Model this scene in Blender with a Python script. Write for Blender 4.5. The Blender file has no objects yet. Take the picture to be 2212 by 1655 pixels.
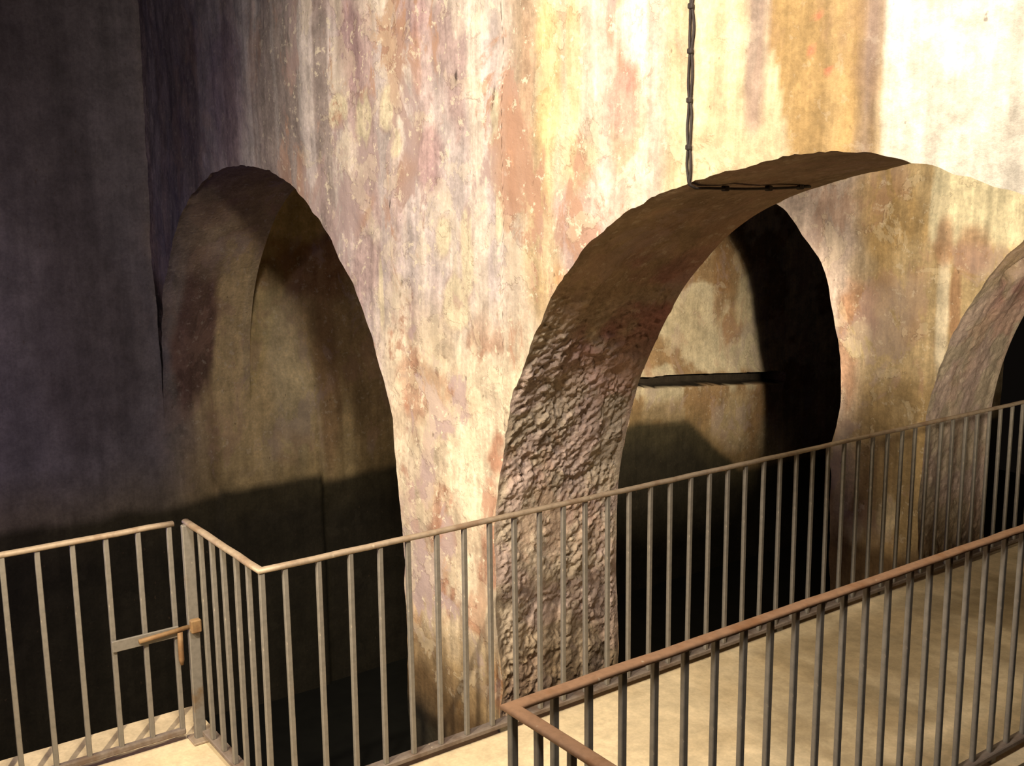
import bpy, bmesh, math, random
import numpy as np
from mathutils import Vector, Matrix

random.seed(4)
C = bpy.context.scene.collection
S = bpy.context.scene

# ------------------------------------------------------------------ frame of the hall
# Local axes: k runs along the cross walls, u runs along the walkway, z is up.
ANG = math.atan2(.72, 1.0)
E1 = Vector((math.cos(ANG), math.sin(ANG), 0))          # u
E2 = Vector((math.sin(ANG), -math.cos(ANG), 0))         # k
ORG = Vector((-.07, 5.15, 0))
ROT = math.atan2(E2.y, E2.x)
def W(k, u, z):
    return ORG + E2 * k + E1 * u + Vector((0, 0, z))

# ------------------------------------------------------------------ camera
cam_d = bpy.data.cameras.new('camera')
cam = bpy.data.objects.new('camera', cam_d); C.objects.link(cam)
cam_d.sensor_fit = 'HORIZONTAL'; cam_d.sensor_width = 36.0
cam_d.lens = 36.0 * 2300 / 2212
cam_d.clip_start = .05
p, r = math.radians(9.8), math.radians(-.6)
fw = Vector((0, math.cos(p), -math.sin(p))); up = Vector((0, math.sin(p), math.cos(p))); rt = Vector((1, 0, 0))
rt2 = rt * math.cos(r) + up * math.sin(r); up2 = up * math.cos(r) - rt * math.sin(r)
cam.matrix_world = Matrix(((rt2.x, up2.x, -fw.x, 0), (rt2.y, up2.y, -fw.y, 0), (rt2.z, up2.z, -fw.z, 2.48), (0, 0, 0, 1)))
S.camera = cam

# ------------------------------------------------------------------ world, lamps, exposure
S.view_settings.view_transform = 'Standard'; S.view_settings.look = 'None'
S.view_settings.exposure = 0.0; S.view_settings.gamma = 1.0; S.view_settings.use_curve_mapping = False
wd = bpy.data.worlds.new('cistern_gloom'); S.world = wd; wd.use_nodes = True
bg = wd.node_tree.nodes['Background']; bg.inputs[0].default_value = (.55, .42, .34, 1); bg.inputs[1].default_value = .006

def spot(name, pos, aim, watts, deg, blend, radius, col):
    d = bpy.data.lights.new(name, 'SPOT'); d.energy = watts; d.spot_size = math.radians(deg); d.spot_blend = blend
    d.shadow_soft_size = radius; d.color = col
    o = bpy.data.objects.new(name, d); C.objects.link(o)
    o.location = W(*pos); o.rotation_euler = (W(*aim) - W(*pos)).to_track_quat('-Z', 'Y').to_euler()
    return o
WARM = (1.0, .84, .60)
# flood high over the walkway, washing the front cross wall
spot('wall_floodlight', (2.6, -2.2, 4.6), (.95, 0, 2.6), 800, 124, .9, .28, (1.0, .885, .745))
# broad walkway lamp, far left of the camera, almost in line with the railings
spot('walkway_floodlight', (1.0, -5.0, 3.7), (-.9, 2.0, .9), 1050, 66, .8, .34, WARM)
# small lamp over the landing and the gate
spot('landing_spotlight', (1.75, -3.6, 3.4), (-.2, -1.4, 0), 780, 66, .6, .03, WARM)
# lamp under the arch over the walkway, aimed along the left aisle
spot('arch_floodlight', (2.75, .3, 2.33), (-5.25, 5.7, .55), 4200, 27, 1.0, .04, WARM)
spot('bay_fill', (2.8, .45, 2.28), (1.4, 3.71, 2.9), 1300, 84, .8, .22, WARM)  # added wide fill to brighten the rear wall
# weak cool fill added far left for a bluish tint, no known source
d = bpy.data.lights.new('cool_fill', 'POINT'); d.energy = 34; d.color = (.34, .28, 1.0); d.shadow_soft_size = .2
o = bpy.data.objects.new('cool_fill', d); C.objects.link(o); o.location = W(-2.9, -2.6, .9)

# ------------------------------------------------------------------ numpy noise
def _h(ix, iy, iz, seed):
    n = (ix.astype(np.int64) * 374761393 + iy.astype(np.int64) * 668265263 + iz.astype(np.int64) * 2147483647 + seed * 1274126177) & 0xffffffff
    n = ((n ^ (n >> 13)) * 1274126177) & 0xffffffff
    n = ((n ^ (n >> 15)) * 2246822519) & 0xffffffff
    return ((n ^ (n >> 16)) & 0xffffff) / float(0xffffff)
def vnoise(x, y, z=0.0, seed=0):
    x, y, z = np.broadcast_arrays(np.asarray(x, float), np.asarray(y, float), np.asarray(z, float))
    xi, yi, zi = np.floor(x), np.floor(y), np.floor(z)
    fx, fy, fz = x - xi, y - yi, z - zi
    fx, fy, fz = [f * f * f * (f * (f * 6 - 15) + 10) for f in (fx, fy, fz)]
    out = 0
    for a in (0, 1):
        for b in (0, 1):
            for c in (0, 1):
                w = (fx if a else 1 - fx) * (fy if b else 1 - fy) * (fz if c else 1 - fz)
                out = out + w * _h(xi + a, yi + b, zi + c, seed)
    return out                                            # 0..1
def fbm(x, y, z=0.0, oct=4, seed=0):
    s = 0; a = .5; t = 0; f = 1.0
    for i in range(oct):
        s = s + a * vnoise(np.asarray(x) * f, np.asarray(y) * f, np.asarray(z) * f, seed + i * 17); t += a; a *= .5; f *= 2.03
    return s / t
def ss(a, b, x):
    t = np.clip((np.asarray(x, float) - a) / (b - a), 0, 1); return t * t * (3 - 2 * t)

def catmull(pts, n):
    P = np.array(pts, float)
    Q = np.vstack([2 * P[0] - P[1], P, 2 * P[-1] - P[-2]])
    seg = np.linalg.norm(np.diff(P, axis=0), axis=1); cum = np.concatenate([[0], np.cumsum(seg)])
    out = []
    for s in np.linspace(0, cum[-1], n):
        i = min(np.searchsorted(cum, s, side='right') - 1, len(P) - 2); i = max(i, 0)
        t = (s - cum[i]) / seg[i]
        p0, p1, p2, p3 = Q[i], Q[i + 1], Q[i + 2], Q[i + 3]
        m1 = (p2 - p0) * .5 * 1.0; m2 = (p3 - p1) * .5
        # scale the tangents by the local spacing to avoid overshoot
        d0, d1, d2 = np.linalg.norm(p1 - p0), np.linalg.norm(p2 - p1), np.linalg.norm(p3 - p2)
        m1 = (p2 - p0) / (d0 + d1) * d1; m2 = (p3 - p1) / (d1 + d2) * d1
        h = [2*t**3-3*t**2+1, t**3-2*t**2+t, -2*t**3+3*t**2, t**3-t**2]
        out.append(h[0]*p1 + h[1]*m1 + h[2]*p2 + h[3]*m2)
    return np.array(out)

# ------------------------------------------------------------------ object helpers
def tag(o, label=None, cat=None, group=None, kind=None):
    if label: o['label'] = label
    if cat: o['category'] = cat
    if group: o['group'] = group
    if kind: o['kind'] = kind
    return o
def empty(name, loc=(0, 0, 0), rz=0.0):
    o = bpy.data.objects.new(name, None); C.objects.link(o); o.location = loc; o.rotation_euler = (0, 0, rz)
    o.empty_display_size = .1
    return o
def mesh_obj(name, verts, faces, mat, parent=None, smooth=False):
    me = bpy.data.meshes.new(name); me.from_pydata([tuple(map(float, v)) for v in verts], [], [tuple(map(int, f)) for f in faces])
    if smooth:
        me.polygons.foreach_set('use_smooth', [True] * len(me.polygons))
    me.materials.append(mat); me.update()
    o = bpy.data.objects.new(name, me); C.objects.link(o)
    if parent: o.parent = parent
    return o
def grid_faces(nr, nc, off=0, flip=False):
    i = np.arange(nr - 1)[:, None] * nc + np.arange(nc - 1)[None] + off
    f = np.stack([i, i + 1, i + nc + 1, i + nc], -1).reshape(-1, 4)
    return f[:, ::-1] if flip else f
class Build:
    """collects grids of points with their tint / peel / rust values into ONE mesh"""
    def __init__(s): s.v = []; s.f = []; s.a = []; s.n = 0
    def grid(s, P, att, flip=False):
        nr, nc = P.shape[:2]
        s.v.append(P.reshape(-1, 3)); s.f.append(grid_faces(nr, nc, s.n, flip)); s.a.append(att.reshape(-1, att.shape[-1])); s.n += nr * nc
    def make(s, name, mat, parent=None):
        V = np.vstack(s.v); F = np.vstack(s.f); A = np.vstack(s.a)
        me = bpy.data.meshes.new(name)
        me.vertices.add(len(V)); me.vertices.foreach_set('co', V.ravel())
        me.loops.add(F.size); me.loops.foreach_set('vertex_index', F.ravel().astype(np.int32))
        me.polygons.add(len(F)); me.polygons.foreach_set('loop_start', np.arange(0, F.size, 4, dtype=np.int32))
        me.update(calc_edges=True); me.validate()
        me.polygons.foreach_set('use_smooth', [True] * len(me.polygons))
        ca = me.attributes.new('tint', 'FLOAT_COLOR', 'POINT')
        ca.data.foreach_set('color', np.concatenate([A[:, :3], np.ones((len(A), 1))], 1).astype(np.float32).ravel())
        for j, nm in ((3, 'peel'), (4, 'rust')):
            at = me.attributes.new(nm, 'FLOAT', 'POINT'); at.data.foreach_set('value', A[:, j].astype(np.float32))
        me.materials.append(mat)
        o = bpy.data.objects.new(name, me); C.objects.link(o)
        if parent: o.parent = parent
        return o

# ------------------------------------------------------------------ materials
class NT:
    def __init__(s, name):
        s.m = bpy.data.materials.new(name); s.m.use_nodes = True; s.t = s.m.node_tree; s.t.nodes.clear()
        s.out = s.n('ShaderNodeOutputMaterial'); s.b = s.n('ShaderNodeBsdfPrincipled')
        s.t.links.new(s.b.outputs[0], s.out.inputs[0])
        s.co = s.n('ShaderNodeTexCoord').outputs['Object']
    def n(s, t): return s.t.nodes.new(t)
    def set(s, sock, v):
        if hasattr(v, 'links'): s.t.links.new(v, sock)
        else: sock.default_value = v
    def noise(s, scale, detail=4, rough=.55, stretch=None, off=(0, 0, 0), dist=0):
        co = s.co
        if stretch or off != (0, 0, 0):
            mp = s.n('ShaderNodeMapping'); s.set(mp.inputs['Vector'], co)
            mp.inputs['Scale'].default_value = stretch or (1, 1, 1); mp.inputs['Location'].default_value = off; co = mp.outputs[0]
        t = s.n('ShaderNodeTexNoise'); s.set(t.inputs['Vector'], co)
        t.inputs['Scale'].default_value = scale; t.inputs['Detail'].default_value = detail; t.inputs['Roughness'].default_value = rough
        t.inputs['Distortion'].default_value = dist
        return t.outputs['Fac']
    def attr(s, name, sock='Fac'):
        a = s.n('ShaderNodeAttribute'); a.attribute_name = name; return a.outputs[sock]
    def mr(s, v, a, b, c=0.0, d=1.0, smooth=True):
        m = s.n('ShaderNodeMapRange'); m.interpolation_type = 'SMOOTHSTEP' if smooth else 'LINEAR'
        s.set(m.inputs['Value'], v); m.inputs['From Min'].default_value = a; m.inputs['From Max'].default_value = b
        m.inputs['To Min'].default_value = c; m.inputs['To Max'].default_value = d
        return m.outputs[0]
    def math(s, op, a, b=0.0):
        m = s.n('ShaderNodeMath'); m.operation = op; s.set(m.inputs[0], a); s.set(m.inputs[1], b); return m.outputs[0]
    def mix(s, fac, a, b, mode='MIX'):
        m = s.n('ShaderNodeMix'); m.data_type = 'RGBA'; m.blend_type = mode
        s.set(m.inputs[0], fac); s.set(m.inputs[6], a); s.set(m.inputs[7], b); return m.outputs[2]
    def bump(s, h, strength, dist, prev=None):
        b = s.n('ShaderNodeBump'); b.inputs['Strength'].default_value = strength; b.inputs['Distance'].default_value = dist
        s.set(b.inputs['Height'], h)
        if prev is not None: s.set(b.inputs['Normal'], prev)
        return b.outputs[0]
    def done(s, col, rough=.9, bump=None, metal=0.0, spec=.25):
        s.set(s.b.inputs['Base Color'], col); s.set(s.b.inputs['Roughness'], rough); s.set(s.b.inputs['Metallic'], metal)
        s.b.inputs['Specular IOR Level'].default_value = spec
        if bump is not None: s.set(s.b.inputs['Normal'], bump)
        return s.m

def plaster(name, rough_bump=.25, streak=1.0):
    t = NT(name)
    col = t.attr('tint', 'Color')
    st = t.noise(3.2, 5, .6, (2.6, 2.6, .16), dist=.3)
    st2 = t.noise(9, 6, .65, (2.2, 2.2, .12), (3, 1, 7))
    mot = t.noise(5.5, 8, .65, off=(9, 2, 4))
    fine = t.noise(38, 6, .7)
    g = t.mr(st, .3, .7, 1 - .22 * streak, 1 + .14 * streak)
    g = t.math('MULTIPLY', g, t.mr(st2, .3, .7, 1 - .15 * streak, 1 + .1 * streak))
    g = t.math('MULTIPLY', g, t.mr(mot, .30, .70, .76, 1.16))
    g = t.math('MULTIPLY', g, t.mr(fine, .28, .72, .82, 1.12))
    comb = t.n('ShaderNodeCombineColor'); [t.set(comb.inputs[i], g) for i in range(3)]
    col = t.mix(1.0, col, comb.outputs[0], 'MULTIPLY')
    # violet and rusty washes under the lime
    rn = t.noise(2.9, 10, .68, (1, 1, .6), (5, 5, 1), .5)
    hue = t.mr(t.noise(1.1, 3, .5, off=(2, 9, 4)), .42, .56)
    under = t.mix(hue, (.46, .35, .345, 1), (.47, .285, .205, 1))
    rm = t.math('MULTIPLY', t.mr(rn, .515, .585), t.attr('rust'))
    col = t.mix(rm, col, under)
    flk = t.mr(t.noise(15, 6, .7, off=(3, 3, 8)), .585, .63)
    col = t.mix(t.math('MULTIPLY', flk, t.math('MULTIPLY', t.attr('rust'), .75)), col, (.84, .74, .58, 1))
    # flaked lime coat: pale islands with a dark broken edge
    pn = t.noise(3.4, 9, .62, off=(2, 8, 3), dist=.35)
    pa = t.attr('peel')
    pk = t.math('ADD', pn, t.math('MULTIPLY', pa, .10))
    isl = t.mr(pk, .605, .630)
    edge = t.math('MULTIPLY', t.mr(pk, .592, .606), t.math('SUBTRACT', 1.0, t.mr(pk, .608, .620)))
    act = t.mr(pa, .02, .3)
    col = t.mix(t.math('MULTIPLY', t.math('MULTIPLY', isl, act), .25), col, (.84, .72, .52, 1))
    brk = t.mr(t.noise(7, 4, .6, off=(6, 6, 2)), .48, .60)
    col = t.mix(t.math('MULTIPLY', t.math('MULTIPLY', t.math('MULTIPLY', edge, act), brk), .35), col, (.16, .085, .05, 1))
    # small dark pits and cracks
    pit = t.mr(t.noise(30, 3, .5, (1, 1, .6), (1, 4, 2)), .70, .76)
    col = t.mix(t.math('MULTIPLY', pit, .55), col, (.10, .065, .04, 1))
    b = t.bump(mot, .35, .03)
    b = t.bump(fine, rough_bump, .012, b)
    b = t.bump(t.math('MULTIPLY', isl, act), .35, .01, b)
    b = t.bump(pit, -.5, .01, b)
    return t.done(col, .88, b, 0, .2)

M_FRONT = plaster('lime_plaster')
M_SOFFIT = plaster('rough_render', .8, .5)
M_SIDE = plaster('damp_plaster', .35, .55)

def concrete():
    t = NT('walkway_concrete')
    a = t.noise(2.2, 6, .6); b = t.noise(14, 7, .65); c = t.noise(60, 4, .6)
    col = t.attr('tint', 'Color')
    g = t.math('MULTIPLY', t.mr(a, .3, .7, .86, 1.1), t.mr(b, .3, .7, .86, 1.1))
    g = t.math('MULTIPLY', g, t.mr(c, .3, .7, .93, 1.05))
    comb = t.n('ShaderNodeCombineColor'); [t.set(comb.inputs[i], g) for i in range(3)]
    col = t.mix(1.0, col, comb.outputs[0], 'MULTIPLY')
    bm = t.bump(b, .12, .01); bm = t.bump(c, .15, .004, bm)
    return t.done(col, .85, bm, 0, .2)
M_CONC = concrete()

def steel(name, base, rust, amount, rough=.62, metal=.25):
    t = NT(name)
    a = t.noise(7, 7, .65); b = t.noise(45, 5, .6); c = t.noise(21, 4, .5, off=(4, 4, 4))
    col = t.mix(t.mr(a, .62 - amount, .80 - amount), base, rust)
    col = t.mix(t.mr(b, .35, .75, 0, .45), col, tuple(x * .55 for x in base[:3]) + (1,))
    col = t.mix(t.mr(c, .70, .74, 0, .6), col, (.55, .48, .36, 1))
    bm = t.bump(b, .25, .004)
    return t.done(col, rough, bm, metal, .4)
M_BAR = steel('grey_painted_steel', (.225, .205, .18, 1), (.18, .125, .075, 1), .07)
M_TOP = steel('worn_handrail_steel', (.37, .29, .215, 1), (.27, .18, .12, 1), .14)
M_RUST = steel('rusty_handrail_steel', (.34, .20, .12, 1), (.27, .135, .065, 1), .14, .7)
M_BOLT = steel('rusty_bolt_steel', (.28, .175, .085, 1), (.21, .11, .05, 1), .2, .7)
def plain(name, col, rough=.8, bump=.2, sc=30):
    t = NT(name); n = t.noise(sc, 5, .6)
    c = t.mix(t.mr(n, .3, .7), tuple(x * .75 for x in col) + (1,), tuple(x * 1.15 for x in col) + (1,))
    return t.done(c, rough, t.bump(n, bump, .01), 0, .25)
M_BASE = steel('dull_base_bar_steel', (.24, .195, .165, 1), (.17, .12, .09, 1), .14, .75)
M_CABLE = plain('dark_cable_sheath', (.045, .035, .032), .6, .1, 80)
M_PIT = plain('black_cistern_silt', (.010, .010, .007), .9, .3, 4)

# ------------------------------------------------------------------ stains of the lime coat (their own shapes)
def mixc(col, m, c):
    m = np.clip(m, 0, 1)[..., None]; return col * (1 - m) + np.array(c) * m
def ell(k, z, k0, z0, rk, rz, seed=1, wob=.35, soft=.35):
    n = fbm(k * 2.6 / max(rk, .25) * .5, z * 2.6 / max(rz, .25) * .5, seed, 4, seed) - .5
    d = np.sqrt(((k - k0) / rk) ** 2 + ((z - z0) / rz) ** 2) + n * 2 * wob
    return 1 - ss(1 - soft, 1 + soft, d)
def tide(col, k, z, z0, wid, c, seed):
    n = (fbm(k * 2.2, z * .7, 3, 4, seed) - .5)
    return mixc(col, 1 - ss(z0 - wid, z0 + wid, z + n * .25), c)
CREAM = (.80, .66, .45); OCHRE = (.52, .36, .17); PINK = (.70, .605, .595); VIOL = (.40, .31, .33); WHITE = (.86, .79, .66)
BROWN = (.30, .19, .09); DARK = (.030, .025, .016); RED = (.40, .15, .08)

def paint_front(k, z):
    wk = k + .10 * (fbm(k * 2, z * 1.1, 0, 4, 5) - .5)
    col = np.ones(k.shape + (3,)) * np.array(PINK)
    stv = fbm(k * 5, z * .35, 0, 4, 11)
    # left bay: grey violet to dark
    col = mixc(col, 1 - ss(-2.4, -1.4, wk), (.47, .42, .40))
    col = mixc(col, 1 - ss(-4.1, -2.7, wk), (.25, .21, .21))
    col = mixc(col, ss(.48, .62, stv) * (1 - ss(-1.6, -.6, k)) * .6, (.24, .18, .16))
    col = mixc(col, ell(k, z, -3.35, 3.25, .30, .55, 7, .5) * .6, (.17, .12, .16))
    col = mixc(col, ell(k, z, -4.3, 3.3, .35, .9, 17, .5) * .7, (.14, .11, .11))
    # middle: pink and violet washes, ochre runs
    col = mixc(col, ss(-.05, .25, wk) * (1 - ss(1.0, 1.2, wk)) * .9, (.62, .46, .31))
    col = mixc(col, ss(.50, .66, fbm(k * 6.5, z * .45, 1, 4, 23)) * ss(-1.6, -.9, k) * (1 - ss(.9, 1.2, k)) * .7, (.74, .64, .54))
    col = mixc(col, ss(.50, .70, fbm(k * 3.1, z * 1.3, 2, 5, 29)) * ss(-2.2, -1.4, k) * (1 - ss(1.0, 1.3, k)) * .75, (.55, .39, .38))
    col = mixc(col, ss(.52, .64, fbm(k * 4.5, z * 3.6, 6, 5, 30)) * ss(-2.2, -1.4, k) * (1 - ss(1.0, 1.3, k)) * .6, (.82, .72, .62))
    for (a, b, ra, rb, c, f) in ((-1.45, 3.35, .16, .28, (.40, .26, .28), .7), (-.85, 3.42, .20, .16, (.42, .24, .26), .6), (-.62, 2.70, .15, .15, (.50, .32, .33), .8),
                                 (-.95, 2.5, .10, .2, (.56, .42, .42), .6), (.42, 2.95, .10, .35, (.78, .58, .27), .7), (.58, 3.05, .05, .45, (.66, .50, .24), .6),
                                 (.25, 2.9, .05, .5, (.62, .40, .28), .5), (.13, 2.66, .04, .28, (.56, .30, .19), .85), (-.72, 3.2, .05, .2, (.45, .24, .18), .6),
                                 (.93, 3.0, .06, .13, (.60, .25, .17), .85), (.90, 2.85, .10, .12, (.74, .48, .42), .6), (.97, 3.2, .07, .2, (.86, .78, .72), .8),
                                 (1.08, 3.1, .05, .4, (.50, .41, .35), .6), (.62, 2.58, .11, .16, (.56, .44, .25), .7), (.78, 2.44, .14, .10, (.80, .60, .52), .7),
                                 (.36, 2.3, .12, .4, (.64, .47, .24), .6), (.52, 2.02, .06, .2, (.62, .34, .15), .7)):
        col = mixc(col, ell(k, z, a, b, ra, rb, int(200 + 30 * a + 7 * b), .5) * f, c)
    # pale flakes of the lime coat
    for (a, b, ra, rb) in ((-.47, 2.30, .075, .11), (-.36, 1.95, .11, .12), (.00, 2.9, .035, .09), (.00, 2.66, .045, .14), (.02, 2.42, .035, .14), (-1.3, 2.95, .09, .16), (-1.02, 2.98, .08, .12),
                           (-1.13, 2.0, .030, .2), (-.25, 2.22, .05, .2), (-.95, 2.8, .06, .08), (-1.6, 3.0, .12, .1)):
        f = ell(k, z, a, b, ra, rb, int(300 + 40 * a + 9 * b), .45, .10)
        rim = ell(k, z, a, b, ra * 1.12, rb * 1.12, int(300 + 40 * a + 9 * b), .45, .10) - f
        col = mixc(col, np.clip(rim, 0, 1) * .5, (.40, .24, .18)); col = mixc(col, f * .85, (.82, .72, .52))
    for (a, b, ra, rb) in ((-.33, 3.07, .008, .035), (-.02, 2.95, .010, .05), (-1.02, 2.45, .006, .04), (-.9, 2.0, .006, .05)):
        col = mixc(col, ell(k - .25 * (z - b), z, a, b, ra, rb, 5, .4, .3), (.05, .035, .03))
    # cream field right of the cable
    col = mixc(col, ss(1.08, 1.2, wk), (.74, .60, .385))
    col = mixc(col, ell(k, z, 1.24, 3.1, .05, .35, 13, .6) * .6, (.50, .34, .22))
    col = mixc(col, ell(k, z, 1.60, 3.05, .045, .30, 15, .6) * .8, (.42, .31, .27))
    # brown run with a slanting left edge and a sharp right edge
    edge_l = np.interp(z, [2.55, 2.65, 2.80, 2.90, 3.0, 4.3], [1.775, 1.76, 1.715, 1.70, 1.655, 1.64]) + .03 * (fbm(k * 1.0, z * 4, 5, 4, 31) - .5)
    m = ss(-.008, .008, k - edge_l) * (1 - ss(2.108, 2.122, k + .012 * (fbm(0 * k, z * 5, 1, 4, 33) - .5)))
    col = mixc(col, m, (.43, .285, .125))
    col = mixc(col, m * ss(.5, .65, fbm(k * 16, z * .8, 1, 3, 37)) * .4, (.54, .38, .19))
    col = mixc(col, ss(2.02, 2.06, k) * (1 - ss(2.108, 2.122, k)) * ss(.25, .6, fbm(k * 9, z * 2.2, 0, 4, 41)) * .9, (.33, .25, .20))
    for (a, b, s) in ((1.855, 3.06, .014), (1.84, 2.955, .012), (1.91, 2.88, .010), (2.16, 2.90, .012), (2.2, 2.86, .009)):
        col = mixc(col, ell(k, z, a, b, s, s * 1.3, 5, .6) * .8, (.75, .25, .15))
    right = ss(2.115, 2.13, k)
    col = mixc(col, right, WHITE)
    col = mixc(col, right * ss(.55, .7, fbm(k * 9, z * .6, 0, 4, 43)) * .35, (.72, .58, .46))
    # pier face
    pier = (1 - ss(1.6, 2.1, z)) * ss(-1.25, -1.0, k) * (1 - ss(.35, .55, k))
    col = mixc(col, pier * .8, (.78, .66, .49))
    col = mixc(col, pier * ss(.5, .62, fbm(k * 4, z * 4, 9, 5, 47)) * .7, (.60, .48, .36))
    col = mixc(col, pier * ss(.58, .68, fbm(k * 5, z * 3.3, 19, 5, 51)) * .8, (.42, .20, .13))
    col = mixc(col, pier * ell(k, z, -.78, 1.5, .16, .22, 53, .7) * .6, (.46, .22, .14))
    col = mixc(col, pier * ell(k, z, -.78, .9, .16, .35, 54, .7) * .5, (.55, .45, .36))
    # wet foot of the pier
    f = 1 - ss(-.05, .45, z + .6 * (fbm(k * 3, z * 3, 4, 5, 57) - .5))
    col = mixc(col, f * .75, (.44, .29, .115))
    f = ss(.48, .60, fbm(k * 3.5, z * 3, 12, 5, 58)) * (1 - ss(-.05, .35, z))
    col = mixc(col, f * .7, (.36, .15, .06))
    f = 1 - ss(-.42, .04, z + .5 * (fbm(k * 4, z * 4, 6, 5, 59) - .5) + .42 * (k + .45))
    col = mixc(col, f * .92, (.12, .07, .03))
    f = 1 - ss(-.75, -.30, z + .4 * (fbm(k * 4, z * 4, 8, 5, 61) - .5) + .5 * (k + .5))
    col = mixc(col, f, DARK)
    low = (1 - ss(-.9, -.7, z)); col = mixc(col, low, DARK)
    peel = ss(-2.5, -1.5, k) * (1 - ss(.8, 1.4, k)) * (.55 + .45 * (1 - ss(1.2, 2.6, z))) * ss(-.4, 0, z)
    peel = np.maximum(peel, .22 * ss(1.0, 1.2, k) * (1 - ss(1.5, 1.7, k)))
    rust = ss(-3.2, -1.6, k) * (1 - ss(1.0, 1.3, k)) * .75 + .15
    rust = rust * (1 - right) * ss(-.2, .2, z)
    return col, peel, rust

def paint_second(k, z):
    col = np.ones(k.shape + (3,)) * np.array((.60, .46, .27))
    col = mixc(col, ss(.4, .65, fbm(k * 4, z * 2.2, 0, 5, 71)) * .8, (.50, .35, .17))
    col = mixc(col, 1 - ss(-.78, -.5, k + .1 * (fbm(k * 3, z * 2, 0, 4, 73) - .5)), (.64, .52, .46))
    col = mixc(col, ell(k, z, -.45, 2.35, .3, .3, 74, .5) * .6, (.46, .31, .14))
    wr = ss(-.10, -.07, k + .04 * (fbm(0 * k, z * 3, 0, 4, 75) - .5)) * ss(2.1, 2.2, z)
    col = mixc(col, wr, (.86, .78, .56))
    col = mixc(col, ell(k, z, .04, 1.72, .05, .42, 77, .25, .3), (.84, .74, .56))
    for (a, b, s, q) in ((-.68, 1.70, .16, .16), (-.74, 1.35, .09, .4), (-.60, 1.55, .1, .2), (.04, 2.12, .07, .16), (.13, 1.75, .04, .3), (.25, 2.1, .12, .12)):
        col = mixc(col, ell(k, z, a, b, s, q, int(80 + a * 10), .8) * .75, (.46, .26, .155))
    col = mixc(col, ell(k, z, -.62, 1.40, .13, .14, 91, .4, .15), (.68, .54, .33))
    col = mixc(col, ell(k, z, -.66, 1.95, .13, .10, 92, .6) * .6, (.48, .38, .26))
    f = 1 - ss(.65, 1.05, z + .3 * (fbm(k * 3, z * 2, 0, 4, 93) - .5))
    col = mixc(col, f * .8, (.42, .29, .13))
    col = mixc(col, ell(k, z, -.72, .38, .12, .32, 94, .25, .2), (.66, .54, .36))
    col = mixc(col, ell(k, z, -.30, .12, .09, .16, 95, .6, .2), (.70, .56, .34))
    col = mixc(col, ell(k, z, -.60, -.02, .08, .10, 96, .6, .2), (.62, .50, .30))
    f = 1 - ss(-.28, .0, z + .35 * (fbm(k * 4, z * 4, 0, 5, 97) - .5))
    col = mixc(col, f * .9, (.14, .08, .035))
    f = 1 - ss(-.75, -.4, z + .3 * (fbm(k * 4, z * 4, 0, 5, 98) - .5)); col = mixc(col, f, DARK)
    rust = .45 * (1 - wr) * ss(-.2, .2, z); peel = .35 * ss(-1, -.5, -k) * ss(.3, .8, z)
    return col, peel, rust

def paint_soffit(k, u, z, s, left=False):
    if left:
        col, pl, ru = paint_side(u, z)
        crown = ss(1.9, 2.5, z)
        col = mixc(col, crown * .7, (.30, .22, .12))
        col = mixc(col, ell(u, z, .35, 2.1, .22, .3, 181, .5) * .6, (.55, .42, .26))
        return col, pl, ru
    col = np.ones(k.shape + (3,)) * np.array((.40, .29, .19))
    col = mixc(col, ss(.45, .6, fbm(u * 7, s * .8, 0, 4, 101)) * .6, (.30, .21, .14))
    lo = 1 - ss(1.55, 2.15, z + .5 * (fbm(u * 3, s * 3, 0, 4, 103) - .5))
    col = mixc(col, lo, (.44, .365, .29))
    col = mixc(col, lo * ss(.5, .62, fbm(u * 4, s * 4, 0, 5, 105)) * .7, (.46, .35, .33))
    col = mixc(col, np.exp(-((z - 1.95) / .32) ** 2) * ss(.15, .4, u) * ss(.38, .62, fbm(u * 4, s * 4, 2, 5, 107)) * .9, (.36, .17, .16))
    col = mixc(col, np.exp(-((z - 1.5) / .25) ** 2) * ss(.35, .6, u) * ss(.42, .62, fbm(u * 6, s * 5, 4, 5, 109)) * .8, (.47, .31, .26))
    f = 1 - ss(-.2, .35, z + .5 * (fbm(u * 3.5, s * 3.5, 3, 5, 111) - .5)); col = mixc(col, f * .8, (.36, .24, .12))
    f = 1 - ss(-.4, -.02, z + .4 * (fbm(u * 4, s * 4, 5, 5, 113) - .5)); col = mixc(col, f * .85, (.14, .085, .04))
    f = 1 - ss(-.8, -.5, z); col = mixc(col, f, DARK)
    return col, .15 * lo, .3 + 0 * z

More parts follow.
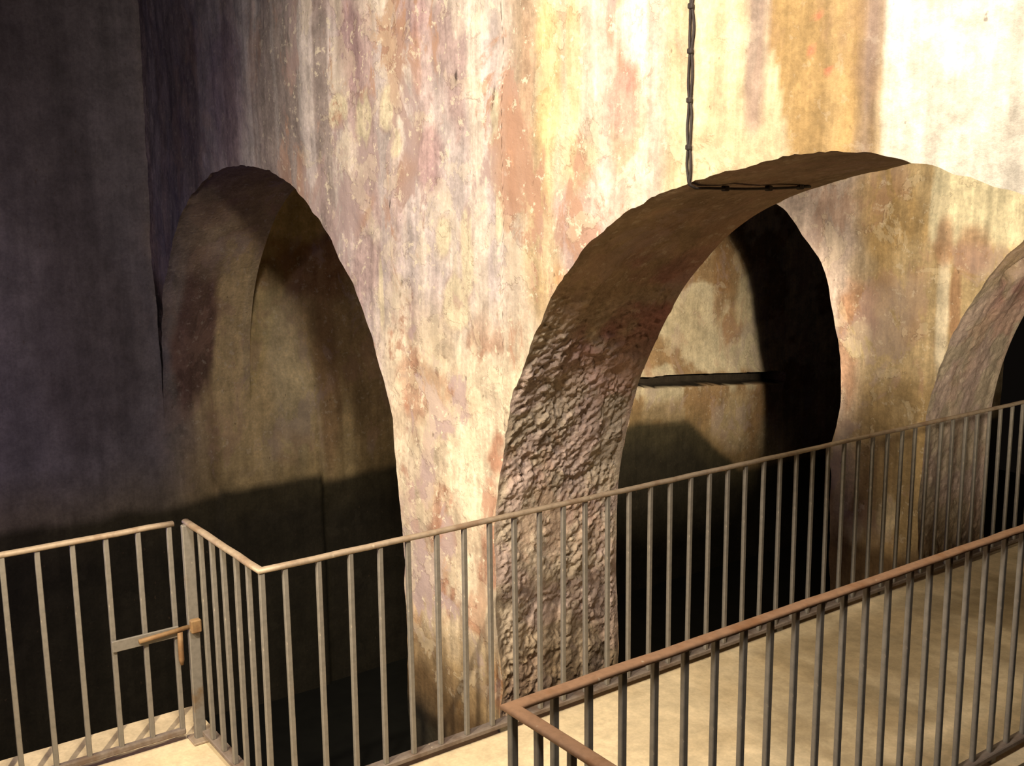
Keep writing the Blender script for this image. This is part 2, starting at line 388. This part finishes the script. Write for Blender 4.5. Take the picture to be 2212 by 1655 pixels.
def paint_side(u, z):
    col = np.ones(u.shape + (3,)) * np.array((.68, .51, .265))
    st = fbm(u * 3.2, z * .3, 0, 5, 121)
    col = mixc(col, ss(.46, .60, st) * .75, (.34, .23, .11))
    col = mixc(col, ss(.58, .66, fbm(u * 5, z * .5, 4, 4, 123)) * .6, (.60, .47, .28))
    col = mixc(col, ell(u, z, 1.6, 1.85, .5, .28, 125, .5) * .75, (.26, .12, .06))
    col = mixc(col, ell(u, z, 1.22, .8, .22, .95, 126, .4) * .8, (.70, .57, .34))
    col = mixc(col, ell(u, z, 1.66, .7, .10, 1.0, 128, .5) * .75, (.36, .22, .11))
    # dark damp run beside the springing, grey violet field to its left
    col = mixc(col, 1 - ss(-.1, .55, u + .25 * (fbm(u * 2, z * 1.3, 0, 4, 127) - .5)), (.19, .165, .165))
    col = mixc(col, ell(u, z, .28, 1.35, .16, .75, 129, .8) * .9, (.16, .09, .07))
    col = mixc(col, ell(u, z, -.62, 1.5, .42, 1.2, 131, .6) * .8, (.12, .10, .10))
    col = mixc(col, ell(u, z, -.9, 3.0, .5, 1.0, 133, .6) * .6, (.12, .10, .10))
    # far part: pale flaked field with rust
    far = ss(5.0, 5.6, u)
    col = mixc(col, far, (.70, .60, .42))
    col = mixc(col, far * ss(.5, .6, fbm(u * 1.6, z * 1.8, 7, 5, 135)) * .85, (.34, .20, .09))
    col = mixc(col, far * ell(u, z, 7.2, 1.5, .16, .6, 137, .5) * .8, (.36, .21, .10))
    col = mixc(col, far * ell(u, z, 7.75, 1.15, .30, .45, 139, .4) * .9, (.66, .56, .38))
    col = mixc(col, far * ell(u, z, 6.6, .95, .35, .4, 141, .4) * .7, (.58, .48, .32))
    col = mixc(col, far * ell(u, z, 7.6, .42, .7, .16, 143, .3) * .9, (.74, .64, .45))
    col = mixc(col, far * (1 - ss(-.1, .06, z)) * .6, (.36, .22, .11))
    col = mixc(col, far * ell(u, z, 7.4, -.42, .35, .35, 145, .5) * .8, (.52, .41, .25))
    col = mixc(col, far * ell(u, z, 8.35, -.75, .35, .35, 147, .5) * .8, (.52, .41, .26))
    # tide mark; its diagonal drop on the far part is a painted shadow edge
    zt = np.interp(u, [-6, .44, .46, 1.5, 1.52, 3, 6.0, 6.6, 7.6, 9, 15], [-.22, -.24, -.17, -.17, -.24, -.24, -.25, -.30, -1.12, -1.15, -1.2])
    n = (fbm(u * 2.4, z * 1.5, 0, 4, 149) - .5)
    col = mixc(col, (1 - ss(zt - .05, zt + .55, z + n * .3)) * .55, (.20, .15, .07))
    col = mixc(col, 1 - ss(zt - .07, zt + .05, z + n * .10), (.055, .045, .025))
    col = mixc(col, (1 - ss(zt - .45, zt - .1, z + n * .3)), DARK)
    rust = .35 * ss(-.3, .6, u) * ss(zt, zt + .3, z); peel = .05 + .3 * far * ss(-.2, .2, z)
    return col, peel, rust
def pack(c, pl, ru):
    return np.concatenate([c, np.broadcast_to(pl, c.shape[:2])[..., None], np.broadcast_to(ru, c.shape[:2])[..., None]], -1)

# ------------------------------------------------------------------ cross walls with their arches
ZTOP = 4.3; ZS = .94; ZB = -2.4
R_TOP = [(-.035, .94), (.01, 1.19), (.134, 1.558), (.286, 1.825), (.427, 2.03), (.593, 2.20), (.777, 2.335), (1.058, 2.46), (1.311, 2.533),
         (1.56, 2.580), (1.827, 2.611), (1.995, 2.611), (2.118, 2.598), (2.291, 2.561), (2.437, 2.517), (2.598, 2.465), (3.0, 2.27), (3.4, 1.97), (3.75, 1.5), (3.87, 1.2), (3.9, .94)]
R_SIDE = [(-.02, -2.4), (-.02, -.5), (-.03, 0), (-.046, .447), (-.035, .94)]
L_REST = [(-2.232, 2.554), (-2.586, 2.662), (-2.894, 2.715), (-3.316, 2.739), (-3.8, 2.68), (-4.2, 2.53), (-4.6, 2.25), (-4.93, 1.85), (-5.12, 1.45), (-5.205, 1.12), (-5.235, .75), (-5.275, .3), (-5.30, .0)]
L_TOP = [(-1.015, .94), (-1.031, 1.122), (-1.096, 1.383), (-1.292, 1.769), (-1.45, 1.976), (-1.618, 2.125), (-1.851, 2.323)] + L_REST
L_SIDE = [(-.95, -2.4), (-.97, -.6), (-.975, -.2), (-.99, .3), (-.985, .608), (-1.0, .8), (-1.015, .94)]
L2_TOP = [(-.770, .94), (-.775, 1.02), (-.796, 1.318), (-.90, 1.73), (-1.013, 2.005), (-1.198, 2.211), (-1.386, 2.387), (-1.85, 2.58)] + L_REST[1:]
L2_SIDE = [(-.76, -2.4), (-.78, -.8), (-.815, -.29), (-.83, .3), (-.857, .54), (-.84, .6), (-.795, .73), (-.770, .94)]

def face_disp(k, z, seed, amp=1.0):
    return amp * (.055 * (fbm(k * .9, z * .9, 1, 3, seed) - .5) + .030 * (fbm(k * 3.2, z * 3.2, 2, 4, seed + 5) - .5) + .010 * (fbm(k * 11, z * 11, 3, 3, seed + 9) - .5))

def cross_wall(name, u0, thick, ltop, lside, rtop, rside, paint, seed, res, label_parts):
    nL, nR = int(230 * res), int(230 * res)
    LT, RT = catmull(ltop, nL), catmull(rtop, nR)
    def jag(P, sd):                                       # broken plaster arris
        t = np.zeros_like(P); t[1:-1] = P[2:] - P[:-2]; t[0] = t[1]; t[-1] = t[-2]
        t /= np.linalg.norm(t, axis=1)[:, None] + 1e-9
        n = np.stack([-t[:, 1], t[:, 0]], 1)
        s = np.arange(len(P)) * .03
        w = (.030 * (fbm(s * 1.3, 0 * s, 0, 2, sd) - .5) + .020 * (fbm(s * 14, 0 * s, 1, 3, sd + 3) - .5))
        w *= np.clip(np.minimum(np.arange(len(P)), np.arange(len(P))[::-1]) / 8, 0, 1)
        return P + n * w[:, None]
    LT, RT = jag(LT, seed + 100), jag(RT, seed + 200)
    LT[:, 0] = np.minimum.accumulate(LT[:, 0]); RT[:, 0] = np.maximum.accumulate(RT[:, 0])
    nz = int(120 * res)
    zs = np.linspace(ZB, ZS, nz)
    kl = np.interp(zs, [a[1] for a in lside], [a[0] for a in lside]); kr = np.interp(zs, [a[1] for a in rside], [a[0] for a in rside])
    fade = np.clip((ZS - zs) / .12, 0, 1)
    kl = kl + fade * (.030 * (fbm(zs * 4, 0 * zs, 0, 3, seed + 7) - .5)); kr = kr + fade * (.03 * (fbm(zs * 4, 0 * zs, 0, 3, seed + 8) - .5))
    kl[-1], kr[-1] = LT[0, 0], RT[0, 0]
    B = Build()
    def face(kk, zz, back=False):
        if back:
            P = np.stack([kk, u0 + thick + 0 * kk, zz], -1)
        else:
            P = np.stack([kk, u0 + face_disp(kk, zz, seed), zz], -1)
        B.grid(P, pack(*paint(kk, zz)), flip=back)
    # upper block, columns follow left arch, pier head, right arch
    npc = int(48 * res)
    head = np.stack([np.linspace(LT[0, 0], RT[0, 0], npc), np.full(npc, ZS)], 1)
    endr = np.stack([np.linspace(3.9, 4.9, 12)[1:], np.full(11, ZS)], 1)
    low = np.vstack([LT[::-1], head[1:-1], RT, endr])
    nr = int(150 * res)
    t = np.linspace(0, 1, nr)[:, None] ** 1.15
    kk = np.repeat(low[None, :, 0], nr, 0); zz = low[None, :, 1] * (1 - t) + ZTOP * t
    face(kk, zz); face(kk[::6], zz[::6], True)
    # pier block
    tt = np.linspace(0, 1, npc)[None]
    kk = kl[:, None] * (1 - tt) + kr[:, None] * tt; zz = np.repeat(zs[:, None], npc, 1)
    face(kk, zz); face(kk, zz, True)
    kk, zz = np.meshgrid(np.linspace(3.9, 4.9, 12), zs[::6]); face(kk, zz); face(kk, zz, True)
    wall = B.make(name, M_FRONT); wall.location = ORG; wall.rotation_euler = (0, 0, ROT)
    # soffits: jambs and intrados as parts of the wall
    def soffit(path, rough, lab):
        P = np.array(path); ns = len(P)
        tg = np.zeros_like(P); tg[1:-1] = P[2:] - P[:-2]; tg[0] = P[1] - P[0]; tg[-1] = P[-1] - P[-2]
        tg /= np.linalg.norm(tg, axis=1)[:, None] + 1e-9
        return P, tg
    def build_soffit(P, inward, rough, lab):
        seg = np.linalg.norm(np.diff(P, axis=0), axis=1); s = np.concatenate([[0], np.cumsum(seg)])
        step = .0062 if (u0 < 1 and rough > .8) else .013
        n = max(60, int(s[-1] / step))
        sn = np.linspace(0, s[-1], n); Q = np.stack([np.interp(sn, s, P[:, 0]), np.interp(sn, s, P[:, 1])], 1)
        tg = np.gradient(Q, axis=0); 
        for _ in range(6): tg[1:-1] = (tg[:-2] + 2 * tg[1:-1] + tg[2:]) / 4
        tg /= np.linalg.norm(tg, axis=1)[:, None] + 1e-9
        nrm = np.stack([-tg[:, 1], tg[:, 0]], 1) * inward
        nu = int(thick / step)
        uu = np.linspace(0, 1, nu)
        U, Sg = np.meshgrid(uu * thick, sn)
        QS = Q.copy()                                     # the broken arris only bites into the front edge
        for _ in range(260): QS[1:-1] = (QS[:-2] + 2 * QS[1:-1] + QS[2:]) / 4
        bl = ss(.0, .10, U)
        K = Q[:, 0:1] * (1 - bl) + QS[:, 0:1] * bl; Z = Q[:, 1:2] * (1 - bl) + QS[:, 1:2] * bl
        taper = ss(0, .045, U) * ss(0, .06, thick - U)
        low = 1 - ss(1.65, 2.25, Z + .35 * (fbm(U * 3, Sg * 3, 0, 3, seed + 31) - .5))
        rd = 1 - np.abs(2 * fbm(U * 9, Sg * 6.5, 4, 4, seed + 33) - 1)
        q = U * 1.0 + Sg * .35
        ax, ay = U * .80 + Sg * .60, Sg * .80 - U * .60            # short ridges run up and back into the arch
        rd2 = fbm(ay * 34, ax * 15, 4, 4, seed + 34)
        flk = ss(.50, .53, fbm(U * 6, Sg * 4.5, 7, 5, seed + 36)) + .7 * ss(.55, .57, fbm(U * 11, Sg * 9, 3, 5, seed + 41))
        coarse = ss(.40, .62, fbm(U * 3, Sg * 2.5, 8, 3, seed + 42))
        lump = .006 * (rd - .75) + .030 * (rd2 - .5) * (.45 + .55 * coarse) + .03 * (fbm(U * 4, Sg * 3.5, 1, 3, seed + 35) - .5) + .013 * flk - .012
        lump = lump + (.010 + .014 * coarse) * (fbm(U * 52, Sg * 46, 2, 3, seed + 37) - .5)
        calm = .018 * (fbm(U * 9, Sg * .9, 3, 3, seed + 38) - .5) + .03 * (fbm(U * 2, Sg * 1.6, 5, 3, seed + 39) - .5)
        dsp = taper * (rough * low * lump + calm)
        if rough < .6 and inward < 0:
            dsp = dsp - taper * .10 * ell(U, Z, .30, 1.98, .12, .10, seed + 40, .6, .3)
        Kd = K + nrm[:, 0:1] * dsp; Zd = Z + nrm[:, 1:2] * dsp
        ud = face_disp(K, Z, seed) * (1 - ss(0, .25, U))
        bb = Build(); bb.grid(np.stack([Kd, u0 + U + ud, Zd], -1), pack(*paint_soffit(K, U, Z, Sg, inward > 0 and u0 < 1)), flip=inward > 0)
        o = bb.make('arch_soffit', M_SOFFIT, wall); tag(o, lab)
        return o
    rr = np.vstack([np.stack([kr, zs], 1), RT[1:], [(3.9, ZB)]])
    ll = np.vstack([np.stack([kl, zs], 1), LT[1:]])
    build_soffit(rr, -1, 1.0 if u0 < 1 else .45, label_parts[0])
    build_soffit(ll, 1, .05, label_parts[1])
    return wall

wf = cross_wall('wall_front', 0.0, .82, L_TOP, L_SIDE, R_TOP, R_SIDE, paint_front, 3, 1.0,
                ('rough crumbling underside of the arch over the walkway', 'smooth underside of the narrow left arch'))
tag(wf, 'tall stained plaster cross wall with two arches and a pier beside the walkway', 'wall', kind='structure')
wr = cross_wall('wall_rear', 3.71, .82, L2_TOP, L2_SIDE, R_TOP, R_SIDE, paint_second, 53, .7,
                ('shaded underside of the far right arch', 'dark underside of the far arch opening'))
tag(wr, 'second plaster pier wall seen through the arch over the walkway', 'wall', kind='structure')

# ------------------------------------------------------------------ outer wall on the left with its slot
def side_wall():
    us = np.unique(np.concatenate([np.arange(-5, -1.6, .2), np.arange(-1.6, 3, .03), np.arange(3, 5.6, .15), np.arange(5.6, 9.2, .03), np.arange(9.2, 14.1, .3)]))
    zs = np.unique(np.round(np.concatenate([np.arange(-2.4, -1.3, .1), np.arange(-1.3, -.15, .03), np.arange(-.15, .6, .012), np.arange(.6, 3.2, .03), np.arange(3.2, 4.35, .15)]), 4))
    U, Z = np.meshgrid(us, zs)
    d = .05 * (fbm(U * .8, Z * .8, 0, 3, 161) - .5) + .025 * (fbm(U * 3, Z * 3, 1, 4, 163) - .5)
    zcl = np.interp(U, [4.5, 5.5, 6.0, 7.2, 8.42, 9, 10], [.0, .29, .245, .15, .045, 0, 0])
    Z = Z + zcl * (1 - ss(.25, .75, np.abs(Z)))
    zc = np.interp(U, [5.5, 6.0, 7.2, 8.42, 9], [.29, .245, .15, .045, 0]) + .012 * (fbm(U * 2.5, 0 * U, 0, 3, 165) - .5)
    hh = np.interp(U, [5.6, 5.8, 6.2, 7, 8.2, 8.45, 8.5], [0, .06, .085, .08, .09, .08, 0]) + .012 * (fbm(U * 6, 0 * U, 3, 3, 166) - .5)
    ins = (1 - ss(hh - .016, hh + .004, np.abs(Z - zc))) * (hh > .03)
    lip = np.exp(-np.clip(Z - zc - hh, 0, 9) / .11) * (Z > zc) * ss(5.7, 6, U) * (1 - ss(8.3, 8.5, U))
    d = d + .07 * lip * (1 - ins) - .34 * ins
    d = d - .13 * ss(.80, .84, U) * (1 - ss(2.8, 3.6, U)) * ss(.55, 1.15, Z)
    d = d + .05 * ((U > .46) & (U < 1.5)) * (1 - ss(-.20, -.17, Z))
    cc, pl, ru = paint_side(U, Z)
    cc = mixc(cc, ss(.02, .12, ins), (.045, .035, .025)); ru = ru * (1 - ss(.02, .1, ins)); pl = pl * (1 - ss(.02, .1, ins))  # inside of the slot coloured dark in place of its shade
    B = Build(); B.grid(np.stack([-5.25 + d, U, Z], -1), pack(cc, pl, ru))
    o = B.make('wall_left', M_SIDE); o.location = ORG; o.rotation_euler = (0, 0, ROT)
    tag(o, 'dark damp outer cistern wall behind the narrow left arch', 'wall', kind='structure')
side_wall()

# cistern bottom
pit = mesh_obj('floor_cistern', [(-8, -9, -2.4), (9, -9, -2.4), (9, 15, -2.4), (-8, 15, -2.4)], [(0, 1, 2, 3)], M_PIT)
pit.location = ORG; pit.rotation_euler = (0, 0, ROT)
tag(pit, 'black bottom of the cistern far below the walkway', 'floor', kind='structure')

# ------------------------------------------------------------------ concrete walkway
ZD = -.055
def walkway():
    bm = bmesh.new()
    lay = bm.verts.layers.float_color.new('tint')
    # top as an L made of fine cells: walkway strip and landing
    ks = np.unique(np.round(np.concatenate([np.arange(-.87, 1.96, .035), [1.95], np.arange(2.2, 6.1, .3)]), 4)); us = np.unique(np.round(np.concatenate([np.arange(-6, -2.6, .3), np.arange(-2.6, 4.2, .04), np.arange(4.2, 7.1, .3), [-1.32, -1.18]]), 4))
    def inside(k, u):
        return (k > .215 and k < 1.95) or (k >= 1.95 and u < -1.18) or (k <= .215 and u < -1.32)
    K, U = np.meshgrid(ks, us, indexing='ij')
    col = np.ones(K.shape + (3,)) * np.array((.66, .54, .36))
    wk = K + .16 * (fbm(K * 2, U * 2, 0, 4, 171) - .5)
    darker = ell(wk, U, .92, 2.05, .62, 1.35, 173, .30, .22) * (.55 + .45 * ss(.35, .6, fbm(K * 1.5, U * 4, 3, 4, 174)))  # irregular dark patches farther along the slab
    darker = np.maximum(darker, .7 * ss(.56, .66, fbm(K * 1.2, U * 3.2, 8, 4, 176)) * ss(.2, .9, U) * ss(.3, .5, K))
    col = mixc(col, darker * .92, (.29, .22, .125))
    col = mixc(col, ss(.55, .68, fbm(K * 3.0, U * 5.0, 5, 4, 175)) * ss(0, .8, U) * .35, (.44, .33, .19))
    zt = ZD + .006 * (fbm(K * 3, U * 3, 0, 3, 177) - .5)
    vid = {}
    def V(i, j):
        if (i, j) not in vid:
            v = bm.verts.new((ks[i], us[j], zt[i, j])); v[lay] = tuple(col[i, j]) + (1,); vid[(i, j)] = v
        return vid[(i, j)]
    for i in range(len(ks) - 1):
        for j in range(len(us) - 1):
            if inside((ks[i] + ks[i + 1]) / 2, (us[j] + us[j + 1]) / 2):
                bm.faces.new((V(i, j), V(i + 1, j), V(i + 1, j + 1), V(i, j + 1)))
    edges = [e for e in bm.edges if len(e.link_faces) == 1]
    ret = bmesh.ops.extrude_edge_only(bm, edges=edges)
    for v in [g for g in ret['geom'] if isinstance(g, bmesh.types.BMVert)]:
        v.co.z = ZD - .22; v[lay] = (.40, .32, .2, 1)
    me = bpy.data.meshes.new('floor'); bm.to_mesh(me); bm.free(); me.materials.append(M_CONC)
    o = bpy.data.objects.new('floor', me); C.objects.link(o); o.location = ORG; o.rotation_euler = (0, 0, ROT)
    tag(o, 'pale concrete walkway slab with dark patches between the two railings', 'floor', kind='structure')
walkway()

# ------------------------------------------------------------------ metalwork helpers
def bar_bm(bm, a, b, w, h, side, bev=.003, seg=1):
    """rectangular bar from a to b; side = horizontal width direction; w wide, h high"""
    a, b = Vector(a), Vector(b); ax = (b - a).normalized(); sd = Vector(side); sd = (sd - ax * sd.dot(ax)).normalized(); upv = ax.cross(sd)
    vs = []
    for pnt in (a, b):
        for (x, y) in ((-1, -1), (1, -1), (1, 1), (-1, 1)):
            vs.append(bm.verts.new(pnt + sd * x * w / 2 + upv * y * h / 2))
    fs = [(3, 2, 1, 0), (4, 5, 6, 7)] + [(i, (i + 1) % 4, (i + 1) % 4 + 4, i + 4) for i in range(4)]
    fl = [bm.faces.new([vs[i] for i in f]) for f in fs]
    if bev:
        es = set(e for f in fl for e in f.edges)
        bmesh.ops.bevel(bm, geom=list(es), offset=bev, segments=seg, profile=.5, affect='EDGES')
def finish(name, bm, mat, parent, smooth=False):
    bmesh.ops.recalc_face_normals(bm, faces=bm.faces)
    me = bpy.data.meshes.new(name); bm.to_mesh(me); bm.free(); me.materials.append(mat)
    if smooth: me.polygons.foreach_set('use_smooth', [True] * len(me.polygons))
    o = bpy.data.objects.new(name, me); C.objects.link(o); o.parent = parent
    return o
def sweep_rail(name, path, w, h, mat, parent, z, roundness):
    """handrail swept along a polyline with mitred corners and rounded ends; section w wide, h high"""
    n = 12; pts = [Vector((a, b, z)) for a, b in path]; bm = bmesh.new(); rings = []
    def sec(t):
        a = 2 * math.pi * t / n
        c, s_ = math.cos(a), math.sin(a); e = roundness
        return (math.copysign(abs(c) ** e, c) * w / 2, math.copysign(abs(s_) ** e, s_) * h / 2)
    # subdivide long runs so the rust and small dents have vertices to move
    fine = []
    for i in range(len(pts) - 1):
        m = max(1, int((pts[i + 1] - pts[i]).length / .12))
        for q in range(m): fine.append((pts[i].lerp(pts[i + 1], q / m), q == 0 and i > 0))
    fine.append((pts[-1], False))
    for i, (pnt, corner) in enumerate(fine):
        d0 = (pnt - fine[i - 1][0]).normalized() if i else None
        d1 = (fine[i + 1][0] - pnt).normalized() if i < len(fine) - 1 else None
        d0 = d0 or d1; d1 = d1 or d0
        t = (d0 + d1).normalized(); side = Vector((t.y, -t.x, 0)); k = 1 / max(.35, t.dot(d0))
        wob = Vector((random.uniform(-1, 1), random.uniform(-1, 1), random.uniform(-1, 1))) * .0012
        rings.append([bm.verts.new(pnt + wob + side * x * k + Vector((0, 0, y))) for x, y in map(sec, range(n))])
    for A, Bq in zip(rings, rings[1:]):
        for i in range(n): bm.faces.new((A[i], A[(i + 1) % n], Bq[(i + 1) % n], Bq[i]))
    bm.faces.new(rings[0][::-1]); bm.faces.new(rings[-1])
    return finish(name, bm, mat, parent, True)
BAL = {}
def baluster(parent, k, u, z0, z1, size, axis, mat=None):
    key = (round(z1 - z0, 3), size)
    if key not in BAL:
        bm = bmesh.new(); bar_bm(bm, (0, 0, 0), (0, 0, z1 - z0), size, size, (1, 0, 0), .0025)
        BAL[key] = finish('baluster', bm, M_BAR, parent); o = BAL[key]
    else:
        o = BAL[key].copy(); C.objects.link(o); o.parent = parent
    o.location = (k, u, z0)
    o.rotation_euler = (random.uniform(-.004, .004), random.uniform(-.004, .004), random.uniform(-.05, .05))
    return o
HALL = dict(loc=ORG, rz=ROT)

# far railing: gate post, short return, long run beside the pier
FK = .305; FU = -1.39; PK = -.515
far = empty('railing', W(FK, FU, ZD), ROT)
tag(far, 'grey steel railing on the far side of the walkway, in front of the pier', 'railing')
off = Vector((-FK, -FU, -ZD))
def fk(k, u): return (k - FK, u - FU)
sweep_rail('top_rail', [fk(PK - .035, FU - .010), fk(FK, FU), fk(FK, 4.9)], .034, .024, M_TOP, far, 1.018 - ZD, .75)
bm = bmesh.new(); bar_bm(bm, fk(FK - .012, FU - .02) + (-.0135 - ZD,), fk(FK - .012, 4.9) + (-.0135 - ZD,), .056, .024, (1, 0, 0), .004)
bar_bm(bm, fk(PK + .03, FU + .012) + (-.0135 - ZD,), fk(FK - .03, FU + .012) + (-.0135 - ZD,), .056, .024, (0, 1, 0), .004)
finish('bottom_rail', bm, M_BASE, far)
for j in range(5): baluster(far, *fk(-.375 + .1375 * j, FU), -.002 - ZD, 1.008 - ZD, .0215, 'k')
baluster(far, *fk(FK, FU), -.002 - ZD, 1.008 - ZD, .0225, 'k')
for j in range(-3, 40): baluster(far, *fk(FK, -.849 + .1446 * j), -.002 - ZD, 1.008 - ZD, .0215, 'u')
bm = bmesh.new(); bar_bm(bm, fk(PK, FU - .016) + (.0,), fk(PK, FU - .016) + (1.012 - ZD,), .052, .03, (0, 1, 0), .004)
finish('gate_post', bm, M_BAR, far)
# feet under the bottom rail
for u in (-1.2, -.2, .8, 1.8, 2.8, 3.8):
    bm = bmesh.new(); bar_bm(bm, fk(FK - .012, u) + (0,), fk(FK - .012, u) + (-.025 - ZD,), .03, .05, (1, 0, 0), .003); finish('foot', bm, M_BAR, far)
bm = bmesh.new(); bar_bm(bm, fk(PK + .005, FU - .016) + (.0,), fk(PK + .005, FU - .016) + (.012,), .10, .11, (0, 1, 0), .003); finish('base_plate', bm, M_TOP, far)
# keeper for the gate bolt on the post
bm = bmesh.new(); bar_bm(bm, fk(PK + .033, FU - .016) + (.495 - ZD,), fk(PK + .033, FU - .016) + (.56 - ZD,), .05, .034, (0, 1, 0), .006)
tag(finish('bolt_keeper', bm, M_BOLT, far), 'rusty keeper welded to the gate post')

# gate
GK = -.54; G0 = -1.462; G1 = -2.91
gate = empty('gate', W(GK, G0, ZD), ROT)
tag(gate, 'grey steel bar gate at the left edge, bolted to the post of the railing', 'gate')
def gk(k, u): return (k - GK, u - G0)
sweep_rail('top_rail', [gk(GK, G0), gk(GK, G1)], .036, .024, M_TOP, gate, 1.022 - ZD, .75)
bm = bmesh.new(); bar_bm(bm, gk(GK, G0 - .005) + (-.002 - ZD,), gk(GK, G1) + (-.002 - ZD,), .032, .03, (1, 0, 0), .007, 2); finish('bottom_rail', bm, M_BASE, gate)
for j in range(11): baluster(gate, *gk(GK, G0 - .018 - .142 * j), .008 - ZD, 1.012 - ZD, .0215, 'u')
bm = bmesh.new(); bar_bm(bm, gk(GK + .018, G0 - .012) + (.505 - ZD,), gk(GK + .018, G0 - .315) + (.505 - ZD,), .012, .052, (1, 0, 0), .002)
lp = finish('latch_plate', bm, M_BAR, gate)
def tube_bm(bm, pts, rad, n=8):
    pts = [Vector(q) for q in pts]; rings = []
    for i, q in enumerate(pts):
        t = (pts[min(i + 1, len(pts) - 1)] - pts[max(i - 1, 0)]).normalized()
        a = t.cross(Vector((.31, .17, .93)) if abs(t.z) < .9 else Vector((1, 0, 0))).normalized(); b = t.cross(a)
        rd = rad[i] if isinstance(rad, (list, tuple)) else rad
        rings.append([bm.verts.new(q + (a * math.cos(2 * math.pi * m / n) + b * math.sin(2 * math.pi * m / n)) * rd) for m in range(n)])
    for A, Bq in zip(rings, rings[1:]):
        for i in range(n): bm.faces.new((A[i], A[(i + 1) % n], Bq[(i + 1) % n], Bq[i]))
    bm.faces.new(rings[0][::-1]); bm.faces.new(rings[-1])
bm = bmesh.new(); tube_bm(bm, [gk(GK + .034, G0 - .20) + (.507 - ZD,), gk(GK + .034, G0 - .1) + (.512 - ZD,), gk(GK + .034, G0 + .055) + (.522 - ZD,)], .011, 10)
bolt = tag(finish('sliding_bolt', bm, M_BOLT, gate, True), 'rusty orange sliding bolt')
bm = bmesh.new(); tube_bm(bm, [gk(GK + .036, G0 - .012) + (.505 - ZD,), gk(GK + .037, G0 - .013) + (.44 - ZD,), gk(GK + .037, G0 - .013) + (.37 - ZD,), gk(GK + .037, G0 - .012) + (.345 - ZD,)], [.013, .0135, .0135, .007], 10)
finish('bolt_handle', bm, M_BOLT, bolt, True)

# near railing
NK = 1.857; NU = -1.268
near = empty('railing', W(NK, NU, ZD), ROT)
tag(near, 'rusty topped steel railing on the near side of the walkway, turning a corner', 'railing')
def nk(k, u): return (k - NK, u - NU)
sweep_rail('top_rail', [nk(3.2, NU), nk(NK, NU), nk(NK, 4.2)], .048, .020, M_RUST, near, 1.018 - ZD, .6)
bm = bmesh.new(); bar_bm(bm, nk(NK, NU) + (-.0135 - ZD,), nk(NK, 4.2) + (-.0135 - ZD,), .05, .026, (1, 0, 0), .004)
bar_bm(bm, nk(NK + .026, NU) + (-.0135 - ZD,), nk(3.2, NU) + (-.0135 - ZD,), .05, .026, (0, 1, 0), .004)
finish('bottom_rail', bm, M_BASE, near)
baluster(near, *nk(NK, NU + .006), -.002 - ZD, 1.01 - ZD, .024, 'u')
for j in range(0, 38): baluster(near, *nk(NK, -1.108 + .1385 * j), -.002 - ZD, 1.01 - ZD, .022, 'u')
for j in range(1, 9): baluster(near, *nk(NK + .138 * j, NU), -.002 - ZD, 1.01 - ZD, .022, 'k')
for u in (-1.0, .2, 1.4, 2.6, 3.8):
    bm = bmesh.new(); bar_bm(bm, nk(NK, u) + (0,), nk(NK, u) + (-.025 - ZD,), .03, .04, (1, 0, 0), .003); finish('foot', bm, M_BAR, near)
for k in (2.2, 3.0):
    bm = bmesh.new(); bar_bm(bm, nk(k, NU) + (0,), nk(k, NU) + (-.025 - ZD,), .03, .04, (1, 0, 0), .003); finish('foot', bm, M_BAR, near)

# ------------------------------------------------------------------ cable on the front wall
cable = empty('cable', W(1.30, -.02, 2.56), ROT)
tag(cable, 'thin dark twin cable clipped down the plaster and round under the arch edge', 'cable')
def wallu(k, z): return float(face_disp(np.array([k]), np.array([z]), 3)[0])
def ck(k, u, z): return (k - 1.30, u + .02, z - 2.56)
zc = [3.75, 3.45, 3.175, 3.015, 2.838, 2.665, 2.545]
kc = [1.283, 1.286, 1.286, 1.287, 1.284, 1.297, 1.303]
KS = []
for a in range(len(zc) - 1):
    for q in range(8):
        f = q / 8; KS.append((kc[a] * (1 - f) + kc[a + 1] * f, zc[a] * (1 - f) + zc[a + 1] * f, math.sin(math.pi * f)))
for sgn, nm in ((-1, 'strand'), (1, 'strand')):
    pts = []
    for (k, z, bul) in KS:
        pts.append(ck(k + sgn * (.0035 + .0065 * bul * (1 if z < 2.9 or z > 2.9 else 1)), wallu(k, z) - .010, z))
    e0 = wallu(1.303, 2.545)
    pts += [ck(1.304 + sgn * .003, e0 - .012, 2.542), ck(1.305 + sgn * .003, e0 - .008, 2.526), ck(1.308 + sgn * .003, .02 + e0, 2.513)]
    for f in np.linspace(.08, .70, 10):
        pts.append(ck(1.308 - .03 * f + sgn * .004, f, 2.524 - .006 * math.sin(f * 5) - .008))
    bm = bmesh.new(); tube_bm(bm, pts, .0052, 6); finish(nm, bm, M_CABLE, cable, True)
for i in (2, 3, 4, 5):
    k, z = kc[i], zc[i]
    bm = bmesh.new(); bar_bm(bm, ck(k, wallu(k, z) - .012, z - .011), ck(k, wallu(k, z) - .012, z + .011), .026, .016, (1, 0, 0), .006, 2); finish('clip', bm, M_CABLE, cable)
for f in (.18, .44, .64):
    bm = bmesh.new(); bar_bm(bm, ck(1.306 - .03 * f, f - .012, 2.517 - .006 * math.sin(f * 5)), ck(1.306 - .03 * f, f + .012, 2.517 - .006 * math.sin(f * 5)), .026, .022, (1, 0, 0), .005, 2); finish('clip', bm, M_CABLE, cable)
